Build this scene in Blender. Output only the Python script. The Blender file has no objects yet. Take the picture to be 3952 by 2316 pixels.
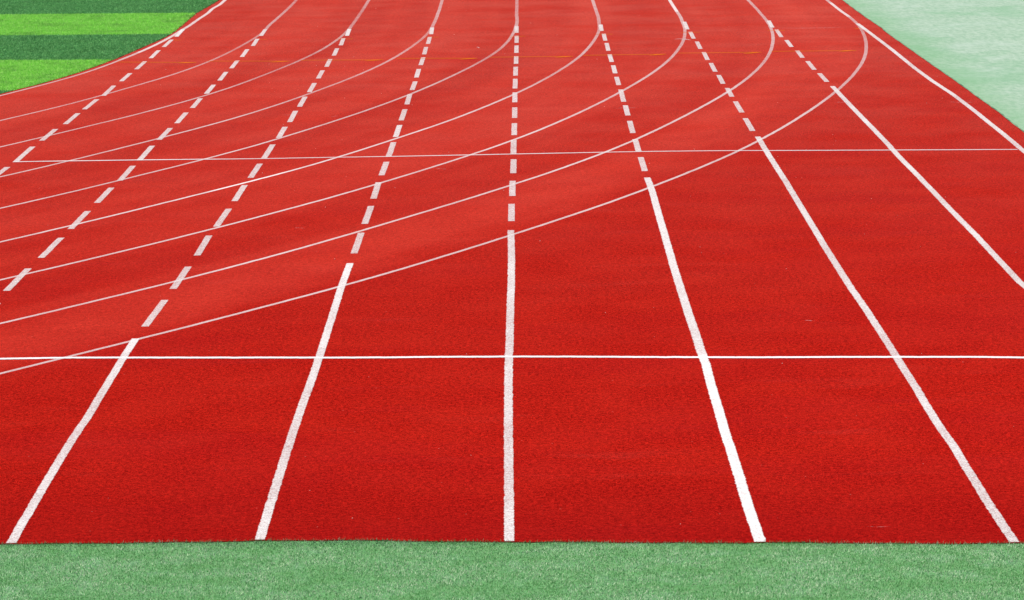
import bpy, bmesh, math, json
import numpy as np
from mathutils import Matrix, Vector
DATA = json.loads(r'''{"dash":{"A":[[[-0.052,42.437],[-0.012,41.287]],[[-0.021,40.813],[-0.0,39.719]],[[-0.008,39.22],[0.021,38.134]],[[-0.0,37.717],[0.021,36.699]],[[0.009,36.207],[0.026,35.255]],[[0.009,34.754],[0.037,33.649]],[[0.017,33.278],[0.02,32.276]],[[0.007,31.893],[0.021,30.893]],[[-0.013,30.462],[-0.005,29.495]],[[-0.015,29.007],[0.013,27.829]],[[0.0,27.475],[-0.002,26.832]]],"B":[[[1.186,42.216],[1.216,41.155]],[[1.208,40.698],[1.241,39.632]],[[1.211,39.136],[1.241,38.078]],[[1.226,37.589],[1.247,36.598]],[[1.228,36.146],[1.25,35.13]],[[1.231,34.642],[1.246,33.662]],[[1.231,33.18],[1.246,32.217]],[[1.228,31.774],[1.239,30.795]],[[1.222,30.371],[1.225,29.38]],[[1.216,28.901],[1.231,27.795]],[[1.222,27.402],[1.235,26.392]],[[1.222,25.929],[1.224,24.996]],[[1.216,24.518],[1.219,23.534]],[[1.214,23.077],[1.211,22.102]],[[1.195,21.612],[1.196,20.656]]],"C":[[[2.432,42.01],[2.462,40.92]],[[2.436,40.533],[2.463,39.472]],[[2.443,39.035],[2.462,38.035]],[[2.447,37.558],[2.463,36.564]],[[2.444,36.124],[2.458,35.154]],[[2.45,34.636],[2.46,33.63]],[[2.446,33.157],[2.458,32.149]],[[2.446,31.745],[2.462,30.714]],[[2.448,30.29],[2.456,29.358]],[[2.443,28.827],[2.446,27.769]],[[2.443,27.389],[2.442,26.418]],[[2.434,25.944],[2.438,24.955]],[[2.435,24.506],[2.43,23.519]],[[2.421,23.054],[2.431,22.08]],[[2.422,21.569],[2.421,20.612]],[[2.414,20.168],[2.402,19.174]]],"D":[[[3.641,42.019],[3.66,40.926]],[[3.655,40.5],[3.661,39.454]],[[3.654,38.997],[3.66,37.967]],[[3.663,37.556],[3.664,36.56]],[[3.659,36.075],[3.664,35.055]],[[3.667,34.607],[3.666,33.655]],[[3.657,33.21],[3.662,32.185]],[[3.661,31.706],[3.662,30.683]],[[3.664,30.265],[3.664,29.252]],[[3.662,28.838],[3.662,27.743]],[[3.661,27.361],[3.657,26.429]],[[3.653,25.966],[3.659,24.95]],[[3.661,24.517],[3.659,23.523]],[[3.656,23.061],[3.657,22.047]]],"E":[[[4.874,41.971],[4.875,40.911]],[[4.878,40.416],[4.879,39.369]],[[4.88,38.971],[4.879,37.938]],[[4.879,37.483],[4.88,36.512]],[[4.877,36.13],[4.876,35.065]],[[4.874,34.699],[4.875,33.623]],[[4.875,33.198],[4.876,32.199]],[[4.877,31.696],[4.879,30.716]],[[4.878,30.248],[4.877,29.241]],[[4.875,28.858],[4.876,27.764]],[[4.879,27.378],[4.879,26.411]],[[4.874,25.905],[4.876,24.965]],[[4.871,24.493],[4.873,23.535]]],"F":[[[6.099,41.977],[6.087,40.947]],[[6.103,40.495],[6.097,39.439]],[[6.102,39.098],[6.097,37.995]],[[6.098,37.508],[6.095,36.517]],[[6.101,36.092],[6.097,35.123]],[[6.099,34.705],[6.096,33.783]],[[6.101,33.306],[6.096,32.056]],[[6.101,31.695],[6.097,30.759]],[[6.096,30.268],[6.093,29.228]],[[6.095,28.725],[6.095,27.792]],[[6.097,27.365],[6.097,26.393]]],"G":[[[7.331,42.196],[7.307,40.948]],[[7.324,40.543],[7.313,39.511]],[[7.33,39.071],[7.316,38.024]],[[7.33,37.574],[7.317,36.549]],[[7.332,36.158],[7.32,35.106]],[[7.333,34.709],[7.321,33.726]],[[7.336,33.256],[7.329,32.361]],[[7.332,31.889],[7.326,30.839]],[[7.324,30.315],[7.316,29.223]]],"H":[[[8.56,42.13],[8.52,41.001]],[[8.546,40.641],[8.516,39.491]],[[8.544,39.047],[8.523,38.07]],[[8.55,37.556],[8.53,36.609]],[[8.551,36.174],[8.532,35.117]],[[8.55,34.691],[8.542,33.726]]]},"solid":{"C":[[2.395,18.752],[2.398,18.118],[2.409,17.488],[2.417,16.85],[2.429,16.448],[2.423,16.119],[2.426,15.699],[2.438,14.964],[2.452,14.293],[2.468,13.602]],"D":[[3.653,21.592],[3.649,20.619],[3.657,19.634],[3.667,18.007],[3.668,17.258],[3.664,16.42],[3.667,15.606],[3.673,14.876],[3.679,14.209],[3.686,13.582]],"E":[[4.871,23.053],[4.881,21.925],[4.885,20.669],[4.883,19.517],[4.883,18.403],[4.88,17.924],[4.883,17.096],[4.886,16.227],[4.891,15.514],[4.896,14.788],[4.901,14.126],[4.904,13.485]],"F":[[6.1,25.96],[6.108,25.171],[6.102,23.534],[6.099,22.142],[6.096,21.176],[6.1,19.402],[6.105,18.649],[6.108,17.817],[6.114,17.751],[6.105,16.994],[6.106,16.324],[6.101,15.601],[6.106,15.423],[6.106,14.702],[6.105,14.044],[6.112,13.392]],"G":[[7.329,28.758],[7.323,27.334],[7.324,25.477],[7.318,24.453],[7.312,23.28],[7.31,22.575],[7.305,21.96],[7.305,21.424],[7.306,20.777],[7.305,20.209],[7.316,19.286],[7.317,18.466],[7.317,17.712],[7.316,17.106],[7.316,16.656],[7.312,16.312],[7.31,15.928],[7.312,15.611],[7.321,15.331],[7.315,14.87],[7.315,14.525],[7.312,14.131],[7.313,13.807],[7.317,13.293]],"H":[[8.554,33.254],[8.547,31.54],[8.546,29.761],[8.546,28.169],[8.534,27.17],[8.537,25.933],[8.536,24.772],[8.533,23.563],[8.538,22.359],[8.53,21.341],[8.523,20.087]],"I":[[9.773,41.375],[9.776,39.38],[9.774,37.209],[9.756,35.137],[9.763,33.621],[9.796,32.171],[9.794,30.697],[9.781,29.351],[9.773,28.322],[9.755,27.363]]},"arc":[[[0.002,48.0],[0.019,46.971],[-0.021,46.3],[0.001,45.458],[-0.015,44.54],[-0.026,43.875],[-0.031,43.175],[-0.038,42.755],[-0.06,42.509],[-0.081,41.534],[-0.148,40.246],[-0.227,39.157],[-0.33,38.328],[-0.397,37.707],[-0.534,36.614],[-0.745,35.608],[-0.918,34.91],[-1.068,34.443],[-1.218,33.865]],[[1.214,47.715],[1.218,46.203],[1.212,45.189],[1.196,43.998],[1.182,42.972],[1.186,42.09],[1.202,42.039],[1.178,41.28],[1.078,39.772],[0.946,38.233],[0.793,37.08],[0.626,36.188],[0.459,35.401],[0.286,34.743],[0.112,34.155],[0.007,33.665],[-0.203,32.937],[-0.488,32.101],[-0.768,31.354]],[[2.43,47.43],[2.437,45.986],[2.438,44.917],[2.435,43.132],[2.427,42.037],[2.378,40.708],[2.288,39.383],[2.068,37.531],[1.88,36.485],[1.701,35.494],[1.476,34.331],[1.262,33.515],[0.949,32.439],[0.601,31.485],[0.272,30.585],[0.023,30.033],[-0.061,29.737],[-0.351,29.029]],[[3.645,47.145],[3.654,45.29],[3.652,43.577],[3.638,42.091],[3.604,41.037],[3.536,39.994],[3.4,38.643],[3.248,37.313],[3.039,36.082],[2.786,34.818],[2.491,33.591],[2.259,32.65],[2.035,31.809],[1.798,31.109],[1.538,30.352],[1.257,29.634],[0.95,28.913],[0.708,28.241],[0.521,27.837],[0.306,27.338],[0.05,26.79]],[[4.868,46.858],[4.87,43.801],[4.842,41.288],[4.781,39.985],[4.674,38.62],[4.48,37.223],[4.234,35.869],[4.003,34.729],[3.675,33.285],[3.416,32.307],[3.118,31.294],[2.742,30.128],[2.472,29.373],[2.3,28.872],[2.009,28.062],[1.863,27.787],[1.66,27.419],[1.428,26.862],[1.21,26.36],[0.98,25.879],[0.688,25.327],[0.413,24.766]],[[6.09,46.571],[6.093,44.859],[6.1,43.265],[6.081,41.99],[6.071,41.374],[6.006,40.302],[5.887,38.987],[5.729,37.479],[5.575,36.479],[5.362,35.29],[5.137,34.179],[4.913,33.191],[4.606,32.066],[4.385,31.246],[4.07,30.25],[3.77,29.401],[3.481,28.681],[3.233,27.895],[3.057,27.457],[2.866,27.036],[2.698,26.66],[2.532,26.315],[2.238,25.754],[1.929,25.143],[1.633,24.559],[1.347,24.03],[1.183,23.65],[0.937,23.291],[0.745,22.911]],[[7.318,46.283],[7.316,44.936],[7.322,43.163],[7.304,42.147],[7.268,40.933],[7.194,39.661],[7.071,38.455],[6.929,37.324],[6.678,35.754],[6.354,34.206],[6.063,32.947],[5.605,31.204],[5.25,29.982],[4.92,28.978],[4.751,28.502],[4.44,27.729],[4.163,27.047],[3.888,26.434],[3.679,25.928],[3.456,25.47],[3.211,24.923],[2.971,24.46],[2.738,24.031],[2.438,23.479],[2.182,22.99],[1.906,22.498],[1.637,22.052],[1.375,21.646],[1.066,21.124]],[[8.556,45.993],[8.554,44.303],[8.539,42.626],[8.507,41.275],[8.405,39.577],[8.263,38.076],[8.103,36.826],[7.915,35.66],[7.695,34.512],[7.365,33.062],[7.014,31.734],[6.589,30.287],[6.202,29.006],[5.965,28.33],[5.695,27.557],[5.472,27.02],[5.168,26.338],[4.926,25.749],[4.592,25.07],[4.327,24.54],[4.075,24.002],[3.83,23.543],[3.595,23.073],[3.37,22.621],[3.15,22.212],[2.938,21.826],[2.758,21.501],[2.458,21.049],[2.225,20.675],[1.913,20.176],[1.691,19.822],[1.522,19.601],[1.378,19.383]],[[9.784,45.704],[9.773,43.387],[9.773,41.375],[9.708,40.284],[9.594,38.869],[9.487,37.839],[9.322,36.598],[9.149,35.566],[8.935,34.477],[8.59,32.913],[8.294,31.786],[8.017,30.732],[7.695,29.663],[7.398,28.706],[7.237,28.191],[6.942,27.387],[6.585,26.472],[6.364,25.974],[6.138,25.429],[6.045,25.211],[5.745,24.553],[5.461,23.956],[5.19,23.414],[4.931,22.966],[4.845,22.772],[4.632,22.354],[4.395,21.904],[4.168,21.448],[3.945,21.101],[3.729,20.764],[3.619,20.557],[3.454,20.296],[3.32,20.08],[3.122,19.786],[2.829,19.343],[2.642,19.096],[2.428,18.767],[2.365,18.665],[2.233,18.465],[2.034,18.19],[1.964,18.078],[1.838,17.939],[1.684,17.676]]],"near":[[1.599,18.15],[2.034,18.149],[2.432,18.115],[3.28,18.041],[3.958,17.982],[4.429,17.964],[4.94,17.929],[5.341,17.891],[5.74,17.843],[6.495,17.767],[6.891,17.745],[7.414,17.7],[7.805,17.669],[8.101,17.62]],"far":[[-0.007,27.854],[0.479,27.843],[1.202,27.822],[1.863,27.787],[2.402,27.752],[3.119,27.755],[3.683,27.74],[4.922,27.758],[6.11,27.774],[6.966,27.726],[7.343,27.674],[8.52,27.55],[9.716,27.43]],"redge":[[10.02,45.649],[10.01,44.014],[10.009,42.49],[10.026,40.72],[10.003,39.814],[10.007,38.711],[10.012,36.953],[10.017,35.345],[10.026,33.987],[10.027,32.839],[10.024,31.662],[10.028,30.612],[10.01,29.496],[10.0,28.727]],"turf":[[-0.094,48.022],[-0.127,46.938],[-0.184,45.302],[-0.154,43.48],[-0.138,41.884],[-0.179,40.975],[-0.268,40.035],[-0.384,38.728],[-0.47,37.929],[-0.601,36.929],[-0.71,36.231],[-0.859,35.505],[-1.013,34.867],[-1.138,34.478],[-1.249,34.039]],"apron":[[2.413,13.607],[2.725,13.591],[3.087,13.574],[3.684,13.582],[4.096,13.559],[4.507,13.519],[4.948,13.475],[5.354,13.441],[5.759,13.409],[6.134,13.384],[6.434,13.361],[6.833,13.328],[7.132,13.305],[7.361,13.292]],"arrows":[[[-0.358,37.672],[0.707,37.422],[0.473,37.369]],[[0.835,37.578],[1.93,37.363],[1.685,37.257]],[[2.073,37.461],[3.152,37.317],[2.918,37.209]],[[3.323,37.48],[4.376,37.298],[4.14,37.176]],[[4.532,37.408],[5.616,37.318],[5.376,37.196]],[[5.755,37.432],[6.829,37.385],[6.611,37.243]],[[6.993,37.495],[8.069,37.405],[7.824,37.24]],[[8.207,37.507],[9.306,37.398],[9.071,37.314]]],"ticks":[[[0.016,40.725],[0.123,40.671]],[[1.246,40.577],[1.355,40.555]],[[2.344,40.423],[2.575,40.393]],[[3.594,40.447],[3.787,40.425]],[[4.772,40.227],[5.003,40.342]],[[5.987,40.437],[6.23,40.387]],[[7.194,40.47],[7.446,40.419]],[[8.408,40.502],[8.655,40.451]],[[9.647,40.597],[9.73,40.479]]],"scuff":[[[7.031,39.442],[7.114,39.519],[7.182,39.443],[7.261,39.302]],[[5.973,31.433],[6.129,31.439],[6.233,31.443]],[[3.097,23.376],[3.173,23.34]],[[4.15,26.815],[4.251,26.751]],[[9.658,31.464],[9.77,31.365],[9.914,31.403]],[[8.409,31.664],[8.524,31.544],[8.643,31.474]],[[2.329,31.367],[2.525,31.366]],[[2.855,31.092],[2.952,31.184]],[[6.653,13.635],[6.708,13.624],[6.765,13.626]],[[4.344,38.878],[4.376,38.708]],[[6.864,18.977],[6.924,18.941]],[[8.535,40.862],[9.138,40.77],[9.528,40.791]]],"stripes":[[[-3.358,45.803],[-0.184,45.302]],[[-2.662,41.921],[-0.17,41.772]],[[-2.031,38.401],[-0.493,37.989]]],"cam":{"loc":[5.039307434025529,0.0,3.668956569844213],"right":[0.999818,0.003915,-0.018693],"up":[0.017675,0.181135,0.983299],"fwd":[-0.007235,0.98345,-0.181033],"f":101.11360620109207},"R0":33.19695193452606,"Yc":42.73710846780389}''')
R0, YC, LW = DATA['R0'], DATA['Yc'], 1.22
sc = bpy.context.scene
col = sc.collection
rng = np.random.default_rng(7)

# ------------------------------------------------------------------ helpers
def mesh_obj(name, verts, faces, mat, parent=None, uv=None, attrs=None):
    me = bpy.data.meshes.new(name)
    me.from_pydata([tuple(v) for v in verts], [], faces)
    if uv is not None:
        lay = me.uv_layers.new(name='UVMap')
        for lp in me.loops:
            lay.data[lp.index].uv = uv[lp.vertex_index]
    for k, vals in (attrs or {}).items():
        a = me.attributes.new(k, 'FLOAT', 'POINT')
        a.data.foreach_set('value', np.asarray(vals, dtype=np.float32))
    me.materials.append(mat)
    me.update()
    o = bpy.data.objects.new(name, me)
    col.objects.link(o)
    if parent is not None:
        o.parent = parent
    return o

def tag(o, label=None, cat=None, group=None, kind=None):
    if label: o['label'] = label
    if cat: o['category'] = cat
    if group: o['group'] = group
    if kind: o['kind'] = kind
    return o

def empty(name, loc=(0, 0, 0)):
    o = bpy.data.objects.new(name, None)
    col.objects.link(o); o.location = loc
    o.empty_display_size = 0.2
    return o

def strip(name, pts, half, z, mat, wear, parent=None, step=0.08, jit=0.0015, seed=0, loc=(0, 0), taper=False):
    """flat painted stripe along a ground polyline; half = half width (m) or function(y)"""
    r = np.random.default_rng(seed)
    P = np.array(pts, float)
    d = np.r_[0, np.cumsum(np.hypot(*(P[1:] - P[:-1]).T))]
    n = max(2, int(d[-1] / step) + 1)
    s = np.linspace(0, d[-1], n)
    X = np.interp(s, d, P[:, 0]); Yy = np.interp(s, d, P[:, 1])
    if n > 9:                                   # soften the polyline's corners
        k = 5
        pad = lambda a: np.r_[2*a[0]-a[k:0:-1], a, 2*a[-1]-a[-2:-k-2:-1]]
        w = np.hanning(2*k+3)[1:-1]; w /= w.sum()
        X = np.convolve(pad(X), w, 'valid'); Yy = np.convolve(pad(Yy), w, 'valid')
    tx, ty = np.gradient(X), np.gradient(Yy)
    l = np.hypot(tx, ty); tx /= l; ty /= l
    verts, uv, at, faces = [], [], [], []
    wiggle = r.normal(0, jit, n)
    for i in range(n):
        h = (half(Yy[i]) if callable(half) else half)
        if taper: h *= max(0.12, math.sin(math.pi * (i + 0.5) / n)) 
        m = 1.35 * h
        for sgn in (-1, 1):
            verts.append((X[i] - ty[i]*(m*sgn + wiggle[i]) - loc[0], Yy[i] + tx[i]*(m*sgn + wiggle[i]) - loc[1], z))
            uv.append((sgn * 1.35, s[i]))
            at.append(wear(X[i], Yy[i], s[i]/d[-1]) if callable(wear) else wear)
        if i: faces.append((2*i-2, 2*i-1, 2*i+1, 2*i))
    faces = [f[::-1] for f in faces]
    return mesh_obj(name, verts, faces, mat, parent, uv, {'cover': at})

def new_mat(name):
    m = bpy.data.materials.new(name); m.use_nodes = True
    nt = m.node_tree; nt.nodes.clear()
    return m, nt
def N(nt, t, **kw):
    n = nt.nodes.new(t)
    for k, v in kw.items():
        if k.startswith('_'): n.inputs[k[1:].replace('_', ' ')].default_value = v
        else: setattr(n, k, v)
    return n
def math_(nt, op, a, b=None, c=None, clamp=False):
    n = nt.nodes.new('ShaderNodeMath'); n.operation = op; n.use_clamp = clamp
    for i, v in enumerate((a, b, c)):
        if v is None: continue
        if isinstance(v, (int, float)): n.inputs[i].default_value = v
        else: nt.links.new(v, n.inputs[i])
    return n.outputs[0]
def smooth(nt, v, lo, hi, a=0.0, b=1.0):
    n = nt.nodes.new('ShaderNodeMapRange'); n.interpolation_type = 'SMOOTHSTEP'
    nt.links.new(v, n.inputs[0])
    for i, x in zip((1, 2, 3, 4), (lo, hi, a, b)): n.inputs[i].default_value = x
    return n.outputs[0]
def mixc(nt, fac, a, b, mode='MIX'):
    n = nt.nodes.new('ShaderNodeMix'); n.data_type = 'RGBA'; n.blend_type = mode
    for i, v in ((0, fac), (6, a), (7, b)):
        if isinstance(v, (int, float)): n.inputs[i].default_value = v
        elif isinstance(v, tuple): n.inputs[i].default_value = (*v, 1)
        else: nt.links.new(v, n.inputs[i])
    return n.outputs[2]
def noise(nt, vec, scale, detail=2, rough=0.5, dist=0.0):
    n = N(nt, 'ShaderNodeTexNoise', _Scale=scale, _Detail=detail, _Roughness=rough, _Distortion=dist)
    nt.links.new(vec, n.inputs['Vector']); return n.outputs['Fac']
def mapping(nt, vec, scale=(1, 1, 1), rot=(0, 0, 0)):
    n = nt.nodes.new('ShaderNodeMapping'); nt.links.new(vec, n.inputs[0])
    n.inputs['Scale'].default_value = scale; n.inputs['Rotation'].default_value = rot
    return n.outputs[0]
def world_pos(nt):
    return nt.nodes.new('ShaderNodeNewGeometry').outputs['Position']
def polar(nt, pos):
    """distance from the bend's centre and angle about it"""
    sp = nt.nodes.new('ShaderNodeSeparateXYZ'); nt.links.new(pos, sp.inputs[0])
    dx = math_(nt, 'ADD', sp.outputs[0], R0)
    dy = math_(nt, 'MINIMUM', math_(nt, 'SUBTRACT', sp.outputs[1], YC), 0.0)
    r = math_(nt, 'SQRT', math_(nt, 'ADD', math_(nt, 'MULTIPLY', dx, dx), math_(nt, 'MULTIPLY', dy, dy)))
    a = math_(nt, 'ARCTAN2', dy, dx)
    return sp.outputs[0], sp.outputs[1], math_(nt, 'SUBTRACT', r, R0), a
def leafy(m, nt, color, rough, trans):
    b = nt.nodes.new('ShaderNodeBsdfPrincipled'); nt.links.new(color, b.inputs['Base Color'])
    b.inputs['Roughness'].default_value = rough; b.inputs['Specular IOR Level'].default_value = 0.15
    t = nt.nodes.new('ShaderNodeBsdfTranslucent'); nt.links.new(color, t.inputs['Color'])
    mx = nt.nodes.new('ShaderNodeMixShader'); mx.inputs[0].default_value = trans
    nt.links.new(b.outputs[0], mx.inputs[1]); nt.links.new(t.outputs[0], mx.inputs[2])
    o = nt.nodes.new('ShaderNodeOutputMaterial'); nt.links.new(mx.outputs[0], o.inputs[0])
    return m
def finish(m, nt, color, rough, spec=0.3, bump=None, bstr=0.3, bdist=0.004, sheen=0.0, sheen_tint=(1, 1, 1), alpha=None, dr=0.0):
    b = nt.nodes.new('ShaderNodeBsdfPrincipled')
    if isinstance(color, tuple): b.inputs['Base Color'].default_value = (*color, 1)
    else: nt.links.new(color, b.inputs['Base Color'])
    b.inputs['Roughness'].default_value = rough
    b.inputs['Specular IOR Level'].default_value = spec
    b.inputs['Sheen Weight'].default_value = sheen
    b.inputs['Sheen Roughness'].default_value = 0.5
    b.inputs['Sheen Tint'].default_value = (*sheen_tint, 1)
    b.inputs['Diffuse Roughness'].default_value = dr
    if bump is not None:
        bn = nt.nodes.new('ShaderNodeBump'); bn.inputs['Strength'].default_value = bstr
        bn.inputs['Distance'].default_value = bdist
        nt.links.new(bump, bn.inputs['Height']); nt.links.new(bn.outputs[0], b.inputs['Normal'])
    if alpha is not None: nt.links.new(alpha, b.inputs['Alpha'])
    o = nt.nodes.new('ShaderNodeOutputMaterial'); nt.links.new(b.outputs[0], o.inputs[0])
    return m

# ------------------------------------------------------------------ materials
def track_material():
    m, nt = new_mat('red_rubber')
    pos = world_pos(nt)
    x, y, rr, ang = polar(nt, pos)
    g1 = noise(nt, pos, 125, 3, 0.8)                       # rubber granules
    g2 = noise(nt, pos, 45, 2, 0.6)
    f1 = math_(nt, 'ADD', math_(nt, 'MULTIPLY', g1, 0.72), math_(nt, 'MULTIPLY', g2, 0.28))
    c = mixc(nt, smooth(nt, f1, 0.38, 0.60), (0.10, 0.0015, 0.0015), (0.66, 0.018, 0.010))
    big = noise(nt, pos, 1.7, 4, 0.6, 0.3)                 # hand-wide and metre-wide patches
    c = mixc(nt, smooth(nt, big, 0.34, 0.70, 0, 0.20), c, (0.62, 0.030, 0.016))
    patch = noise(nt, mapping(nt, pos, (0.28, 0.75, 1)), 1.0, 4, 0.62, 0.6)
    c = mixc(nt, smooth(nt, patch, 0.42, 0.68, 0, 0.22), c, (0.36, 0.009, 0.013))
    # lanes of the bend trodden paler than the rest
    comb = nt.nodes.new('ShaderNodeCombineXYZ')
    nt.links.new(rr, comb.inputs[0]); nt.links.new(math_(nt, 'MULTIPLY', ang, 6.0), comb.inputs[1])
    ln = noise(nt, mapping(nt, comb.outputs[0], (0.95, 0.35, 1)), 1.0, 3, 0.6)
    rw = math_(nt, 'ADD', rr, math_(nt, 'MULTIPLY', math_(nt, 'SUBTRACT', noise(nt, pos, 0.7, 4, 0.6), 0.5), 1.1))
    inb = math_(nt, 'MULTIPLY', smooth(nt, rw, 10.5, 9.3), smooth(nt, rr, -0.3, 0.2))
    worn = math_(nt, 'MULTIPLY', inb, smooth(nt, ln, 0.32, 0.68, 0.03, 0.32))
    l8 = math_(nt, 'MULTIPLY', math_(nt, 'MULTIPLY', smooth(nt, rr, 8.6, 8.9), smooth(nt, rr, 9.9, 9.4)), 0.06)
    worn = math_(nt, 'ADD', worn, math_(nt, 'MULTIPLY', l8, smooth(nt, big, 0.3, 0.6)), clamp=True)
    c = mixc(nt, worn, c, (0.69, 0.058, 0.036))
    # streaks left by sweeping across the lanes
    st = noise(nt, mapping(nt, pos, (0.6, 2.6, 1)), 1.0, 5, 0.65, 0.2)
    c = mixc(nt, smooth(nt, st, 0.56, 0.75, 0, 0.22), c, (0.40, 0.016, 0.018))
    c = mixc(nt, smooth(nt, noise(nt, mapping(nt, pos, (0.45, 1.6, 1), (0, 0, 0.02)), 1.3, 5, 0.65), 0.56, 0.80, 0, 0.08), c, (0.74, 0.12, 0.10))
    # pale dust plus grazing sheen painted into the colour, stronger further up the track
    dust_sheen = math_(nt, 'MULTIPLY', smooth(nt, y, 14.0, 44.0, 0.0, 0.075), smooth(nt, noise(nt, pos, 0.9, 3, 0.6), 0.25, 0.75, 0.6, 1.4))
    c = mixc(nt, dust_sheen, c, (0.90, 0.44, 0.34))
    # damp dirty seam by the green strip, widened to paint the weaker near sheen
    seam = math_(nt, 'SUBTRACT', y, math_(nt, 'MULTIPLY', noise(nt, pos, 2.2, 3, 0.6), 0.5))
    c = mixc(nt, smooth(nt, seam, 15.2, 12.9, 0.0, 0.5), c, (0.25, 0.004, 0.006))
    # stray pale grains
    v = N(nt, 'ShaderNodeTexVoronoi', _Scale=9.0); v.inputs['Randomness'].default_value = 1.0
    nt.links.new(pos, v.inputs['Vector'])
    spk = math_(nt, 'MULTIPLY', smooth(nt, v.outputs['Distance'], 0.055, 0.03), math_(nt, 'GREATER_THAN', noise(nt, pos, 4.0, 1), 0.56))
    c = mixc(nt, math_(nt, 'MULTIPLY', spk, 0.2), c, (0.9, 0.45, 0.36))
    g4 = math_(nt, 'ADD', math_(nt, 'MULTIPLY', noise(nt, pos, 70, 3, 0.8), 0.6), math_(nt, 'MULTIPLY', noise(nt, pos, 22, 3, 0.75), 0.4))
    k = smooth(nt, g4, 0.36, 0.64, 0.70, 1.22)
    hsv = nt.nodes.new('ShaderNodeHueSaturation'); nt.links.new(c, hsv.inputs['Color']); nt.links.new(k, hsv.inputs['Value'])
    return finish(m, nt, hsv.outputs[0], 0.95, 0.0, f1, 1.0, 0.006, dr=0.3)

def paint_material(name, tint=(0.86, 0.83, 0.83), ragged=0.22, gain=1.5):
    """line paint rolled over coarse rubber: granules show through, edges are ragged"""
    m, nt = new_mat(name)
    pos = world_pos(nt)
    uv = nt.nodes.new('ShaderNodeUVMap'); uv.uv_map = 'UVMap'
    sp = nt.nodes.new('ShaderNodeSeparateXYZ'); nt.links.new(uv.outputs[0], sp.inputs[0])
    at = nt.nodes.new('ShaderNodeAttribute'); at.attribute_name = 'cover'
    cov = at.outputs['Fac']
    g = noise(nt, pos, 110, 3, 0.8)
    g = math_(nt, 'ADD', math_(nt, 'MULTIPLY', g, 0.75), math_(nt, 'MULTIPLY', noise(nt, pos, 40, 2, 0.6), 0.25))
    lo = noise(nt, pos, 2.6, 3, 0.6)
    a = math_(nt, 'ADD', cov, math_(nt, 'MULTIPLY', math_(nt, 'SUBTRACT', lo, 0.5), 0.28))
    # fully fresh paint hides the granules
    a = math_(nt, 'ADD', a, math_(nt, 'MULTIPLY', math_(nt, 'SUBTRACT', g, 0.52), gain), clamp=True)
    ax = math_(nt, 'ABSOLUTE', sp.outputs[0])
    ed = math_(nt, 'ADD', ax, math_(nt, 'MULTIPLY', math_(nt, 'SUBTRACT', noise(nt, pos, 60, 3, 0.7), 0.5), ragged * 2))
    edge = smooth(nt, ed, 1.10, 0.92)
    alpha = math_(nt, 'MULTIPLY', a, edge, clamp=True)
    c = mixc(nt, smooth(nt, noise(nt, pos, 14, 3, 0.6), 0.4, 0.75, 0, 0.35), tint, (tint[0]*0.88, tint[1]*0.80, tint[2]*0.79))
    return finish(m, nt, c, 0.85, 0.02, g, 0.35, 0.003, alpha=alpha)

def chalk_material():
    m, nt = new_mat('orange_marking')
    pos = world_pos(nt)
    at = nt.nodes.new('ShaderNodeAttribute'); at.attribute_name = 'cover'
    uv = nt.nodes.new('ShaderNodeUVMap'); uv.uv_map = 'UVMap'
    sp = nt.nodes.new('ShaderNodeSeparateXYZ'); nt.links.new(uv.outputs[0], sp.inputs[0])
    a = math_(nt, 'ADD', at.outputs['Fac'], math_(nt, 'MULTIPLY', math_(nt, 'SUBTRACT', noise(nt, pos, 25, 3, 0.6), 0.5), 0.5), clamp=True)
    a = math_(nt, 'MULTIPLY', a, smooth(nt, math_(nt, 'ABSOLUTE', sp.outputs[0]), 1.3, 0.7))
    return finish(m, nt, (0.90, 0.24, 0.01), 0.9, 0.0, alpha=a)

def scuff_material():
    m, nt = new_mat('pale_scuff')
    pos = world_pos(nt)
    at = nt.nodes.new('ShaderNodeAttribute'); at.attribute_name = 'cover'
    uv = nt.nodes.new('ShaderNodeUVMap'); uv.uv_map = 'UVMap'
    sp = nt.nodes.new('ShaderNodeSeparateXYZ'); nt.links.new(uv.outputs[0], sp.inputs[0])
    a = math_(nt, 'MULTIPLY', at.outputs['Fac'], smooth(nt, noise(nt, pos, 30, 3, 0.7), 0.35, 0.65))
    a = math_(nt, 'MULTIPLY', a, smooth(nt, math_(nt, 'ABSOLUTE', sp.outputs[0]), 1.3, 0.3))
    return finish(m, nt, (0.8, 0.62, 0.6), 0.8, 0.1, alpha=a)

def apron_base_material():
    m, nt = new_mat('green_carpet_backing')
    pos = world_pos(nt)
    c = mixc(nt, noise(nt, pos, 60, 3, 0.7), (0.075, 0.25, 0.07), (0.21, 0.46, 0.20))
    return finish(m, nt, c, 0.9, 0.1, noise(nt, pos, 90, 2), 0.5)

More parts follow.
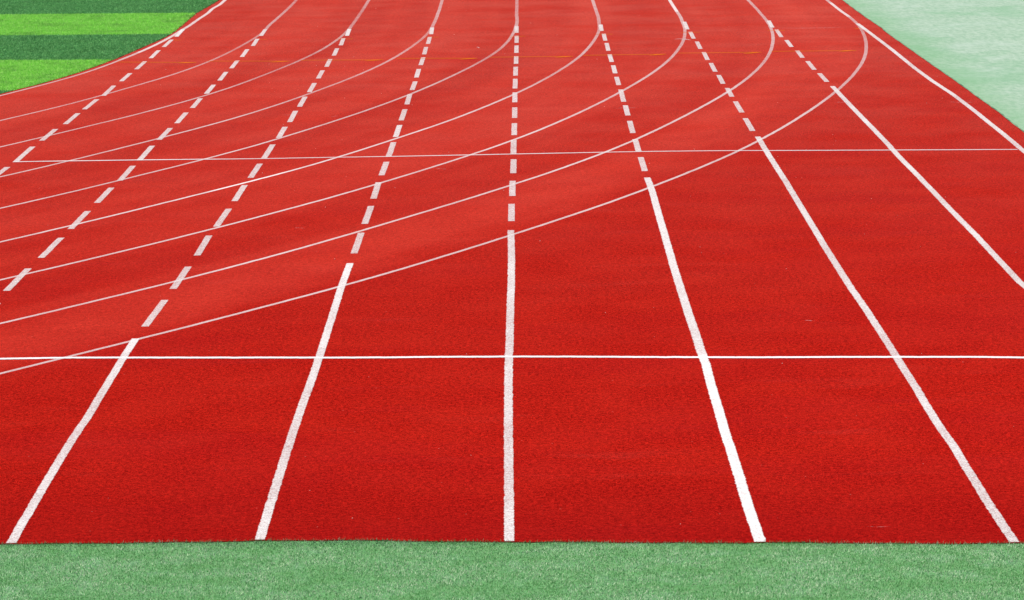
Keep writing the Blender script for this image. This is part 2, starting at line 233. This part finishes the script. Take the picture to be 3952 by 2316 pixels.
def apron_blade_material():
    m, nt = new_mat('green_carpet_fibre')
    pos = world_pos(nt)
    at = nt.nodes.new('ShaderNodeAttribute'); at.attribute_name = 'tone'
    t = at.outputs['Fac']
    c = mixc(nt, smooth(nt, t, 0.0, 1.0), (0.04, 0.24, 0.065), (0.80, 0.92, 0.66))
    pn = noise(nt, mapping(nt, pos, (1.0, 1.6, 1)), 2.6, 5, 0.68, 0.4)
    c = mixc(nt, smooth(nt, pn, 0.40, 0.62, 0.0, 0.62), c, (0.15, 0.44, 0.115))
    c = mixc(nt, smooth(nt, noise(nt, pos, 7, 3, 0.6), 0.5, 0.75, 0, 0.35), c, (0.72, 0.94, 0.74))
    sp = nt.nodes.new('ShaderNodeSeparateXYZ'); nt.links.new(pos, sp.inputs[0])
    d = math_(nt, 'ADD', sp.outputs[1], math_(nt, 'MULTIPLY', sp.outputs[0], 0.055))   # pile darker along the seam
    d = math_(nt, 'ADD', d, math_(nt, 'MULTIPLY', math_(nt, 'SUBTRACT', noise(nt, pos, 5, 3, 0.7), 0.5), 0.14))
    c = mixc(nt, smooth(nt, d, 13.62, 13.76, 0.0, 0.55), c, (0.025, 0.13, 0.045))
    return leafy(m, nt, c, 0.7, 0.35)

def stripe_factor(nt, pos):
    sp = nt.nodes.new('ShaderNodeSeparateXYZ'); nt.links.new(pos, sp.inputs[0])
    s = math_(nt, 'ADD', sp.outputs[1], math_(nt, 'MULTIPLY', sp.outputs[0], 0.12))
    s = math_(nt, 'ADD', s, math_(nt, 'MULTIPLY', math_(nt, 'SUBTRACT', noise(nt, pos, 2.5, 4, 0.7), 0.5), 0.22))
    ph = math_(nt, 'FRACT', math_(nt, 'MULTIPLY', math_(nt, 'SUBTRACT', s, 37.97), 1 / 7.42))
    return math_(nt, 'LESS_THAN', ph, 0.5)         # 1 = dark strip
def infield_material(name, blade):
    m, nt = new_mat(name)
    pos = world_pos(nt)
    dark = stripe_factor(nt, pos)
    if blade:
        at = nt.nodes.new('ShaderNodeAttribute'); at.attribute_name = 'tone'; t = at.outputs['Fac']
    else:
        t = noise(nt, pos, 30, 3, 0.7)
    k = 1.0 if blade else 0.5
    lt = mixc(nt, t, (0.27*k, 0.80*k, 0.05*k), (0.68*k, 0.99*k, 0.33*k))
    dk = mixc(nt, t, (0.03*k, 0.27*k, 0.07*k), (0.48*k, 0.96*k, 0.38*k))
    t2 = noise(nt, mapping(nt, pos, (1.6, 0.5, 1)), 11, 4, 0.75)
    lt = mixc(nt, smooth(nt, t2, 0.35, 0.65, 0.0, 0.55), lt, (0.22*k, 0.62*k, 0.07*k))
    dk = mixc(nt, smooth(nt, t2, 0.35, 0.65, 0.0, 0.62), dk, (0.055*k, 0.235*k, 0.045*k))
    c = mixc(nt, dark, lt, dk)
    c = mixc(nt, smooth(nt, noise(nt, pos, 1.6, 5, 0.7), 0.45, 0.72, 0, 0.38), c, (0.10*k, 0.28*k, 0.08*k))
    return leafy(m, nt, c, 0.6, 0.4) if blade else finish(m, nt, c, 0.9, 0.05)

def ground_material():
    m, nt = new_mat('pale_green_ground')
    pos = world_pos(nt)
    gr = noise(nt, mapping(nt, pos, (1, 0.35, 1)), 16, 4, 0.75)
    c = mixc(nt, smooth(nt, gr, 0.32, 0.68), (0.28, 0.43, 0.30), (0.42, 0.54, 0.42))
    s1 = noise(nt, mapping(nt, pos, (0.55, 0.42, 1), (0, 0, 0.06)), 1.0, 6, 0.68, 0.7)
    c = mixc(nt, smooth(nt, s1, 0.46, 0.66, 0, 0.50), c, (0.20, 0.41, 0.23))
    s2 = noise(nt, mapping(nt, pos, (0.8, 0.8, 1), (0, 0, 0.3)), 1.1, 6, 0.7, 0.5)
    c = mixc(nt, smooth(nt, s2, 0.48, 0.68, 0, 0.35), c, (0.50, 0.60, 0.52))
    s3 = noise(nt, mapping(nt, pos, (1.0, 0.9, 1)), 1.6, 5, 0.65)
    c = mixc(nt, smooth(nt, s3, 0.64, 0.76, 0, 0.4), c, (0.60, 0.63, 0.56))
    sp = nt.nodes.new('ShaderNodeSeparateXYZ'); nt.links.new(pos, sp.inputs[0])
    e = math_(nt, 'ADD', sp.outputs[0], math_(nt, 'MULTIPLY', math_(nt, 'SUBTRACT', noise(nt, pos, 0.9, 4, 0.65), 0.5), 0.9))
    c = mixc(nt, smooth(nt, e, 10.7, 10.0, 0, 0.50), c, (0.18, 0.40, 0.19))     # moss along the track's edge
    return finish(m, nt, c, 0.9, 0.1, noise(nt, pos, 40, 3), 0.35, 0.006, dr=0.3)

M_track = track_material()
M_paint = paint_material('white_line_paint', (0.86, 0.82, 0.80), 0.34, 2.9)
M_thin = paint_material('thin_white_line_paint', (0.88, 0.77, 0.75), 0.30, 1.4)
M_cross = paint_material('cross_line_paint', (0.90, 0.89, 0.89), 0.34, 0.9)
M_chalk = chalk_material()
M_scuff = scuff_material()
M_base = apron_base_material()
M_fibre = apron_blade_material()
M_infield = infield_material('infield_backing', False)
M_yarn = infield_material('infield_yarn', True)
M_ground = ground_material()
mk, nt_ = new_mat('track_joint'); M_joint = finish(mk, nt_, (0.22, 0.03, 0.02), 0.9, 0.0)
mg, ntg = new_mat('pale_grit')
M_grit = finish(mg, ntg, (0.72, 0.62, 0.55), 0.8, 0.2)

# ------------------------------------------------------------------ setting
def sheet(name, x0, x1, y0, y1, z, mat):
    return tag(mesh_obj(name, [(x0, y0, z), (x1, y0, z), (x1, y1, z), (x0, y1, z)], [(0, 1, 2, 3)], mat), kind='structure')
sheet('ground', -600, 700, -500, 900, -0.016, M_ground)

tab = lambda k: np.array(DATA[k], float)
ap = tab('apron'); ap = ap[np.argsort(ap[:, 0])]
def apron_edge(x):
    x = np.asarray(x, float)
    base = np.interp(x, ap[:, 0], ap[:, 1])
    sl = -0.062
    base = np.where(x < ap[0, 0], ap[0, 1] + (x - ap[0, 0]) * sl, base)
    base = np.where(x > ap[-1, 0], ap[-1, 1] + (x - ap[-1, 0]) * sl, base)
    return base + 0.009 * np.sin(x * 9.1 + 1) * np.sin(x * 3.3) + 0.003 * np.sin(x * 31.0)
tf = tab('turf'); tf = tf[np.argsort(tf[:, 1])]
def turf_r(y_or_ang, is_ang):
    return R0 - 0.13
# track outline (counter-clockwise from the near right corner)
out = []
rx = tab('redge'); rx = rx[np.argsort(rx[:, 1])]
out.append((10.01, float(apron_edge(10.01))))
for y in np.arange(14, 131, 0.35):
    xx = float(np.interp(y, rx[:, 1], rx[:, 0])) + 0.006*math.sin(y*7.3)*math.sin(y*1.9)
    out.append((xx, y))
# inner boundary going back towards the camera
inner = []
for y in np.arange(130, 49, -1.0): inner.append((-0.10, y))
for y, x in zip(tf[::-1, 1], tf[::-1, 0]): inner.append((x, y))
a0 = math.atan2(tf[0, 1] - YC, tf[0, 0] + R0)
for a in np.linspace(a0 - 0.02, -math.pi, 90): inner.append((-R0 + (R0-0.13)*math.cos(a), YC + (R0-0.13)*math.sin(a)))
inner.append((-2*R0 + 0.13, 130))
# resample the part in view finely, with a slightly uneven edge
fine = []
for (xa, ya), (xb, yb) in zip(inner, inner[1:]):
    L = math.hypot(xb-xa, yb-ya); k = max(1, int(L/0.12)) if 30 < ya < 50 and xa > -8 else 1
    for i in range(k):
        t = i/k; x, y = xa+(xb-xa)*t, ya+(yb-ya)*t
        fine.append((x + (0.012*math.sin(y*11+x*5)*math.sin(y*3.7) if k > 1 else 0), y))
fine.append(inner[-1]); inner = fine
RO = R0 + 8*LW + 0.26
outer = [(-2*R0 - 8*LW - 0.26, 130)]
x_apron = -1.75
a_end = math.atan2(13.70 - YC, 31.43)
for a in np.linspace(-math.pi, a_end, 110):
    outer.append((-R0 + RO*math.cos(a), YC + RO*math.sin(a)))
xj = outer[-1][0]
front = [(float(x), float(apron_edge(x))) for x in np.arange(xj + 0.15, 10.0, 0.04)]
outline = out + inner + outer + front
bm = bmesh.new()
vs = [bm.verts.new((x, y, 0)) for x, y in outline]
f = bm.faces.new(vs); f.normal_update()
if f.normal.z < 0: f.normal_flip()
ext = bmesh.ops.extrude_edge_only(bm, edges=list(f.edges))
for v in [g for g in ext['geom'] if isinstance(g, bmesh.types.BMVert)]: v.co.z = -0.014
side = [g for g in bm.faces if g is not f]
for s in side: s.material_index = 1
bmesh.ops.triangulate(bm, faces=[f], ngon_method='EAR_CLIP')
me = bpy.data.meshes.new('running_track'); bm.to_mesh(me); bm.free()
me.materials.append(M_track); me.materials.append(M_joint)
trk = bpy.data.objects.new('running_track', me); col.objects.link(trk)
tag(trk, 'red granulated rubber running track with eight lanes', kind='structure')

# green carpet strip in front: backing + pile
bx = [(-1.2, -6), (10.9, -6), (10.9, 13.55)]
pts = [(xj, 13.62), (xj - 6, 5.0), (-12, -6)] + bx
mesh_ap = mesh_obj('green_strip', [(x, y, -0.006) for x, y in [(-11, -6), (11.5, -6), (11.5, 13.9), (-1.4, 13.9), (-4.9, 11.0)]], [(0, 1, 2, 3, 4)], M_base)
tag(mesh_ap, 'green artificial carpet strip laid along the near end of the track', kind='structure')

def blades(name, X, Y, z, h, w, lean, mat, label, seed=1, tone_pow=1.0, edge=None):
    r = np.random.default_rng(seed); n = len(X)
    a = r.uniform(0, 2*np.pi, n); la = r.uniform(0, 2*np.pi, n)
    hh = h * r.uniform(0.55, 1.25, n) * (1.0 if edge is None else 1 + 0.7*np.clip(1 - (edge - Y)/0.02, 0, 1)); ll = lean * r.uniform(0.15, 1.0, n)
    ww = w * r.uniform(0.6, 1.4, n) / 2
    V = np.zeros((n, 3, 3), np.float32)
    cx, sx = np.cos(a), np.sin(a)
    V[:, 0] = np.stack([X - cx*ww, Y - sx*ww, np.full(n, z)], 1)
    V[:, 1] = np.stack([X + cx*ww, Y + sx*ww, np.full(n, z)], 1)
    V[:, 2] = np.stack([X + np.cos(la)*ll*hh, Y + np.sin(la)*ll*hh, z + hh*np.sqrt(np.maximum(0.05, 1-(ll*0.8)**2))], 1)
    me = bpy.data.meshes.new(name)
    me.vertices.add(3*n); me.loops.add(3*n); me.polygons.add(n)
    me.vertices.foreach_set('co', V.ravel())
    me.loops.foreach_set('vertex_index', np.arange(3*n, dtype=np.int32))
    me.polygons.foreach_set('loop_start', np.arange(0, 3*n, 3, dtype=np.int32))
    me.polygons.foreach_set('loop_total', np.full(n, 3, np.int32))
    at = me.attributes.new('tone', 'FLOAT', 'POINT')
    t = r.uniform(0, 1, n) ** tone_pow
    at.data.foreach_set('value', np.repeat(t, 3).astype(np.float32))
    me.materials.append(mat); me.update()
    o = bpy.data.objects.new(name, me); col.objects.link(o)
    return tag(o, label, 'artificial grass', kind='stuff')

n = 760000
X = rng.uniform(-0.6, 10.6, n); Yb = rng.uniform(11.2, 13.95, n)
keep = Yb < apron_edge(X) + rng.normal(0, 0.006, n) + 0.003
X, Yb = X[keep], Yb[keep]
blades('carpet_pile', X, Yb, -0.006, 0.011, 0.0036, 1.0, M_fibre,
       'short pale green synthetic pile covering the near strip', 3, edge=apron_edge(X))

# infield: striped artificial turf inside the bend
ring = [(x, y, -0.012) for x, y in [(-R0 + (R0-0.02)*math.cos(a), YC + (R0-0.02)*math.sin(a)) for a in np.linspace(0, -math.pi, 120)]]
ring += [(-2*R0 + 0.02, 130, -0.012), (-0.02, 130, -0.012)]
tag(mesh_obj('infield_turf', ring[::-1], [tuple(range(len(ring)))[::-1]], M_infield),
    'infield of artificial turf in broad dark and light green stripes', kind='structure')
n = 1500000
X = rng.uniform(-7.0, 0.3, n); Yb = rng.uniform(30.5, 53.0, n)
xi = np.array([q[0] for q in inner]); yi = np.array([q[1] for q in inner])
sel = (xi > -12) & (yi < 129); o_ = np.argsort(yi[sel])
lim = np.interp(Yb, yi[sel][o_], xi[sel][o_])
keep = X < lim - 0.005 + rng.normal(0, 0.012, n)
X, Yb = X[keep], Yb[keep]
blades('turf_yarn', X, Yb, -0.012, 0.030, 0.011, 0.9, M_yarn,
       'upright synthetic grass yarn of the striped infield', 5)

# ------------------------------------------------------------------ painted lines
def xline(i, pts):
    q = np.array(sorted(pts, key=lambda t: t[1]))
    return q
whalf = lambda y: 0.0240 + 0.0040 * min(1, max(0, (y - 14) / 14.0))      # the roller spread wider further up
LINES = {
 'A': ('dashed white lane line running beside the striped turf to the left edge', 0.86),
 'B': ('long dashed white lane line with only dashes, second one out from the striped turf', 0.88),
 'C': ('slanting white lane line that is solid only near the bottom left corner', 0.84),
 'D': ('white lane line leaning right, just left of the upright line', 0.84),
 'E': ('upright white lane line standing vertical in the middle of the track', 0.84),
 'F': ('brightest white lane line, freshly painted solid between near cross line and green strip', 0.86),
 'G': ('white lane line reaching the bottom right corner, its dashes ending above the far cross line', 0.84),
 'H': ('white lane line with only six dashes, leaving the right photo edge between both cross lines', 0.86),
 'I': ('unbroken straight white line along the outer edge by the pale green ground', 0.84),
}
def smoothed(pts, i):
    """ground polyline of a lane line: nominal straight line plus its measured hand-painted wander"""
    q = np.array(sorted(pts, key=lambda t: t[1]), float)
    ys = np.arange(q[0, 1], q[-1, 1] + 1e-6, 0.25)
    if ys[-1] < q[-1, 1] - 1e-3: ys = np.r_[ys, q[-1, 1]]
    return [(float(np.interp(y, q[:, 1], q[:, 0])), float(y)) for y in ys]
group_l = 'straight white lane lines of the start straight'
for i, k in enumerate('ABCDEFGHI'):
    label, cov = LINES[k]
    base = empty('lane_line', (i*LW, 0, 0))
    tag(base, label, 'lane line', group_l)
    org = (i*LW, 0)
    if k in DATA['dash']:
        ds = list(DATA['dash'][k])
        for j, (a, b) in enumerate(ds):
            w = cov - 0.25 + 0.045*float(rng.normal()) + (0.10 if j < 1 else 0)
            # each dash stays a clean bar about a metre long
            strip('dash', [b, ((a[0]+b[0])/2, (a[1]+b[1])/2), a], whalf, 0.0018, M_paint, max(0.60, min(1.0, w)), base, 0.12, 0.0008, 100*i+j, org)
        if k in 'AB':                                       # the pattern goes on past the photo's left edge
            y = ds[-1][1][1]
            while y > (21.5 if k == 'A' else 18.0):
                y -= 0.5
                strip('dash', [(i*LW, y-1.0), (i*LW, y-0.5), (i*LW, y)], whalf, 0.0018, M_paint, cov, base, 0.12, 0.0008, int(y*10), org)
                y -= 1.0
            strip('solid_stretch', [(i*LW, float(apron_edge(i*LW)) + 0.004), (i*LW, y/2+7), (i*LW, y-0.5)], whalf, 0.0018, M_paint, cov, base, 0.12, 0.001, 55+i, org)
    if k in DATA['solid']:
        q = sorted([tuple(t) for t in DATA['solid'][k]], key=lambda t: t[1])
        if k in 'CDEFG':
            q[0] = (q[0][0], float(apron_edge(q[0][0])) + 0.003)
        else:
            q = [(i*LW, float(apron_edge(i*LW)) + 0.003), (i*LW, 20.0)] + q
        def wear(x, y, s, k=k, cov=cov):
            if k == 'F':
                return 1.0 if y < 17.86 else cov - 0.04 + 0.04*math.sin(y*0.9)
            c = cov - 0.13 + 0.05*math.sin(y*1.7 + i) + 0.03*math.sin(y*5.1)
            if k in 'CD' and y > 18.3: c += 0.12
            return c
        hw = (lambda y: 0.0275 + (0 if y < 17.8 else (0.0015))) if k == 'F' else whalf
        strip('solid_stretch', smoothed(q, i), hw, 0.0018, M_paint, wear, base, 0.05, 0.0010, 300+i, org)

BEND = [
 'innermost curved white line hugging the edge of the striped turf',
 'curved thin white line one lane out from the turf edge line',
 'curved thin white line leaving its straight line at the second full dashed column',
 'curved thin white line that bends left from the third dashed column',
 'curved thin white line bending left from the upright middle dashed line',
 'curved thin white line that is brightest where it nears the left edge',
 'curved thin white line whose far end is a bright fresh white stretch',
 'curved thin white line second from the outside, starting beside the six-dash line',
 'outermost curved thin white line, crossing the near cross line at left',
]
for i, pts in enumerate(DATA['arc']):
    q = [tuple(t) for t in pts]                              # from the far end round the bend
    cx, cy = -R0, YC
    last = q[-1]; al = math.atan2(last[1]-cy, last[0]-cx); rl = math.hypot(last[0]-cx, last[1]-cy)
    x0, y0 = q[0]
    head = [(i*LW + 0.5*(x0 - i*LW), y0 + 5), (x0, y0 + 0.4)] if y0 > 47 else [(x0, y0 + 1.0)]
    head = [(i*LW, 130.0), (i*LW, y0 + 14)] + head
    tail = []
    for a in np.arange(al - 0.02, -math.pi, -0.02):
        rr = R0 + i*LW + (rl - R0 - i*LW) * math.exp((a - al) * 8)
        tail.append((cx + rr*math.cos(a), cy + rr*math.sin(a)))
    # in view: evenly resampled, lightly smoothed in polar terms
    Q = np.array(q); d = np.r_[0, np.cumsum(np.hypot(*(Q[1:]-Q[:-1]).T))]
    body = []
    bend = [t for t in q if t[1] < YC - 1.2]
    upper = [t for t in q if t[1] >= YC - 1.2]
    an = np.array([math.atan2(t[1]-cy, t[0]-cx) for t in bend]); rd = np.array([math.hypot(t[0]-cx, t[1]-cy) for t in bend]) - (R0 + i*LW)
    au = math.atan2(upper[-1][1]-cy, upper[-1][0]-cx) if upper else 0
    ru = math.hypot(upper[-1][0]-cx, upper[-1][1]-cy) - (R0 + i*LW) if upper else 0
    AN = np.r_[au, an]; RD = np.r_[ru, rd]
    aa = np.arange(AN[0], AN[-1], -0.004)
    rr = np.interp(-aa, -AN, RD)
    kk = 7; pad = np.r_[np.full(kk, rr[0]), rr, np.full(kk, rr[-1])]; rr = np.convolve(pad, np.ones(2*kk+1)/(2*kk+1), 'valid')
    body = upper + [(cx + (R0+i*LW+r_)*math.cos(a_), cy + (R0+i*LW+r_)*math.sin(a_)) for a_, r_ in zip(aa[1:], rr[1:])]
    base_cov = [0.44, 0.30, 0.30, 0.32, 0.34, 0.38, 0.40, 0.40, 0.37][i]
    def wear(x, y, s, i=i, bc=base_cov):
        c = bc + 0.05*math.sin(x*1.3 + y*0.7 + i) + 0.22*min(1, max(0, (36 - y)/7))
        if i == 5:
            if 2.1 < x < 2.95: c += 0.42*min(1, (x-2.1)/0.15, (2.95-x)/0.35)
            elif 1 < x < 5 and y < 30: c += 0.12
        if i == 6 and y > 44.0: c += 0.38
        if i == 0 and y > 39: c += 0.22
        if i == 8 and 42.6 < y < 45.2: c += 0.30
        return c
    def hw(y, i=i):
        h = 0.0185 + 0.0035*min(1, max(0, (y - 28)/10)) if y < 41.5 else 0.0255
        if i == 0 and y > 38: h = 0.028
        if i == 8 and y > 41.5: h = 0.026
        return h
    bx0, by0 = -R0, YC
    o = strip('bend_line', head + body + tail, hw, 0.0009, M_thin, wear, None, 0.09, 0.0012, 500+i, (bx0, by0))
    o.location = (bx0, by0, 0)
    tag(o, BEND[i], 'lane line', 'curved white lane lines of the bend')

# dark strips painting in the shade where the rubber stops
mj, ntj = new_mat('painted_edge_shade')
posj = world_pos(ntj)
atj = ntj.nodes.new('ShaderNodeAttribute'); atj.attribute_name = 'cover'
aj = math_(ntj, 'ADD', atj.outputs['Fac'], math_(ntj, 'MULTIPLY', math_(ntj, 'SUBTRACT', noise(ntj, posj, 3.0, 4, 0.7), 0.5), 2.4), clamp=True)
M_edge_shade = finish(mj, ntj, (0.012, 0.02, 0.012), 0.9, 0.0, alpha=aj)
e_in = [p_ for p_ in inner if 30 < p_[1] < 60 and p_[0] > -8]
tag(strip('edge_shade', [(x - 0.004, y) for x, y in e_in], 0.010, 0.0012, M_edge_shade, 0.62, None, 0.08, 0.003, 900), 'dark line of painted shade between the striped turf and the red rubber', kind='structure')
e_out = [p_ for p_ in out if 26 < p_[1] < 60]
tag(strip('edge_shade', [(x + 0.004, y) for x, y in e_out], 0.010, 0.0012, M_edge_shade, 0.25, None, 0.08, 0.003, 901), 'broken dark line where the red rubber meets the pale green ground', kind='structure')

# cross lines
nr = [tuple(t) for t in DATA['near']]
nr = [(0.55, 18.16)] + nr + [(9.75, 17.5)]
o = strip('cross_line', nr, 0.0245, 0.0027, M_cross, lambda x, y, s: 1.02 + 0.05*math.sin(x*2.1), None, 0.04, 0.0015, 700)
tag(o, 'bright white line across all lanes nearer the green strip', 'cross line', 'white lines across the lanes')
o = strip('cross_line', [tuple(t) for t in DATA['far']], 0.0235, 0.0027, M_cross, lambda x, y, s: 0.74 + 0.05*math.sin(x*1.7) - (0.12 if x > 2 else 0), None, 0.06, 0.0015, 701)
tag(o, 'thin faint white line across the lanes half way up the track', 'cross line', 'white lines across the lanes')

# orange set-out marks
LANE = ['in the lane beside the striped turf', 'in the second lane from the turf', 'in the third lane from the turf',
        'ending just left of the upright middle line', 'starting at the upright middle line', 'in the third lane from the outer line',
        'in the second lane from the outer line', 'in the outermost lane']
LANE = ['in the inside lane, starting at the turf edge line', 'crossing the second dashed column from the turf', 'crossing the third dashed column from the turf',
        'crossing the fourth dashed column, left of the upright line', 'crossing the upright middle dashed line', 'crossing the first dashed column right of the upright line',
        'crossing the second dashed column right of the upright line', 'crossing the six-dash line near the pale green ground']
for j, (a, b, c) in enumerate(DATA['arrows']):
    mid = ((a[0]+b[0])/2, (a[1]+b[1])/2)
    base = empty('arrow_mark', (mid[0], mid[1], 0))
    tag(base, 'thin orange arrow pointing right, ' + LANE[j], 'arrow marking', 'orange arrows drawn across the lanes')
    am = rng.normal(0, 0.01, 3)
    strip('shaft', [a, (a[0]*.6+b[0]*.4, a[1]*.6+b[1]*.4 + am[0]*.5), (a[0]*.3+b[0]*.7, a[1]*.3+b[1]*.7 + am[1]), b], 0.0135, 0.0036, M_chalk, 0.95, base, 0.05, 0.002, 800+j, mid)
    strip('barb', [c, ((b[0]+c[0])/2, (b[1]+c[1])/2 + 0.015), (b[0]-0.01, b[1]-0.012)], 0.024, 0.0045, M_chalk, 0.8, base, 0.03, 0.003, 820+j, mid, True)
TICK = ['first dash beside the striped turf', 'dashed column next out from the turf', 'third dashed column from the turf', 'dashed column left of the upright line',
        'upright middle dashed line', 'dashed column next right of upright line', 'second dashed column right of upright line', 'six-dash line', 'curve leaving the outer line']
for j, t in enumerate(DATA['ticks']):
    t = [tuple(q) for q in t]
    m_ = ((t[0][0]+t[-1][0])/2, (t[0][1]+t[-1][1])/2)
    o = strip('tick_mark', t, 0.017, 0.0036, M_chalk, 0.62, None, 0.03, 0.002, 840+j, m_)
    o.location = (m_[0], m_[1], 0)
    tag(o, 'short orange tick at the far end of the ' + TICK[j], 'tick mark', 'short orange ticks at the far ends of the dashed lines')

SC = [('pale chalk scuff crossing the curve at the second dashed column right of the upright line', 0.042, 0.95),
      ('faint pale scrape across the lane right of the upright line', 0.02, 0.35),
      ('small pale scratch left of the upright line below the far cross line', 0.012, 0.5),
      ('thin pale scratch just below the far cross line, left of the upright line', 0.012, 0.5),
      ('faint pale scrape beside the outer line in the outermost lane', 0.02, 0.4),
      ('faint pale scrape crossing the solid line near the right side', 0.02, 0.3),
      ('faint pale scrape beside the third dashed column', 0.018, 0.3),
      ('faint pale scratch between third and fourth dashed columns', 0.014, 0.3),
      ('faint curved scuff near the green strip at lower right', 0.005, 0.22),
      ('small white chip just right of the far dashes of the upright line', 0.016, 0.9),
      ('tiny pale scratch above the near cross line at right', 0.008, 0.5),
      ('long faint streak across the outermost lane at the far end', 0.035, 0.3)]
for j, t in enumerate(DATA['scuff']):
    t = [tuple(q) for q in t]
    m_ = ((t[0][0]+t[-1][0])/2, (t[0][1]+t[-1][1])/2)
    o = strip('scuff_mark', t, SC[j][1], 0.0031, M_scuff, SC[j][2], None, 0.02, 0.002, 860+j, m_, True)
    o.location = (m_[0], m_[1], 0)
    tag(o, SC[j][0], 'scuff mark', 'pale scuffs on the red track')

# grit scattered over the track: nobody could count it
bm = bmesh.new()
r2 = np.random.default_rng(21)
for _ in range(150):
    y = 13.7 + 32*r2.random()**1.3; x = r2.uniform(-0.2, 9.9)
    if math.hypot(x+R0, min(0, y-YC)) < R0 + 0.05: continue
    s = r2.uniform(0.0008, 0.0024) * (1 + (y-13)/30)
    mt = Matrix.Translation((x, y, s*0.6)) @ Matrix.Rotation(r2.uniform(0, 6.28), 4, 'Z') @ Matrix.Diagonal((s*r2.uniform(.8, 1.8), s, s*0.7, 1))
    bmesh.ops.create_icosphere(bm, subdivisions=1, radius=1, matrix=mt)
for f_ in bm.faces: f_.smooth = False
me = bpy.data.meshes.new('loose_grit'); bm.to_mesh(me); bm.free(); me.materials.append(M_grit)
g = bpy.data.objects.new('loose_grit', me); col.objects.link(g)
tag(g, 'tiny pale grit scattered over the red track', 'grit', kind='stuff')

# ------------------------------------------------------------------ camera, light
C = DATA['cam']
r_, u_, f_ = (Vector(C[k]).normalized() for k in ('right', 'up', 'fwd'))
cam = bpy.data.cameras.new('camera'); co = bpy.data.objects.new('camera', cam); col.objects.link(co)
mw = Matrix((r_, u_, -f_)).transposed().to_4x4(); mw.translation = Vector(C['loc'])
co.matrix_world = mw
cam.sensor_width = 36; cam.sensor_fit = 'HORIZONTAL'; cam.lens = C['f']; cam.clip_end = 3000; cam.clip_start = 0.1
sc.camera = co

EL, AZ = math.radians(56), math.radians(-105)      # azimuth from +Y towards +X: sun high on the left
sd = Vector((math.sin(AZ)*math.cos(EL), math.cos(AZ)*math.cos(EL), math.sin(EL)))
sun = bpy.data.lights.new('sun', 'SUN'); sun.energy = 4.2; sun.angle = math.radians(0.5); sun.color = (1.0, 0.94, 0.86)
so = bpy.data.objects.new('sun', sun); col.objects.link(so)
so.rotation_euler = sd.to_track_quat('Z', 'Y').to_euler()
w = bpy.data.worlds.new('World'); sc.world = w; w.use_nodes = True
nt = w.node_tree; nt.nodes.clear()
sky = nt.nodes.new('ShaderNodeTexSky'); sky.sky_type = 'NISHITA'; sky.sun_disc = False
sky.sun_elevation = EL; sky.sun_rotation = AZ
bg = nt.nodes.new('ShaderNodeBackground'); bg.inputs[1].default_value = 0.085
wo = nt.nodes.new('ShaderNodeOutputWorld')
nt.links.new(sky.outputs[0], bg.inputs[0]); nt.links.new(bg.outputs[0], wo.inputs[0])
sc.render.engine = 'CYCLES'
sc.cycles.transparent_max_bounces = 12
sc.view_settings.view_transform = 'Standard'; sc.view_settings.look = 'None'
sc.view_settings.exposure = 0.13; sc.view_settings.gamma = 1.0
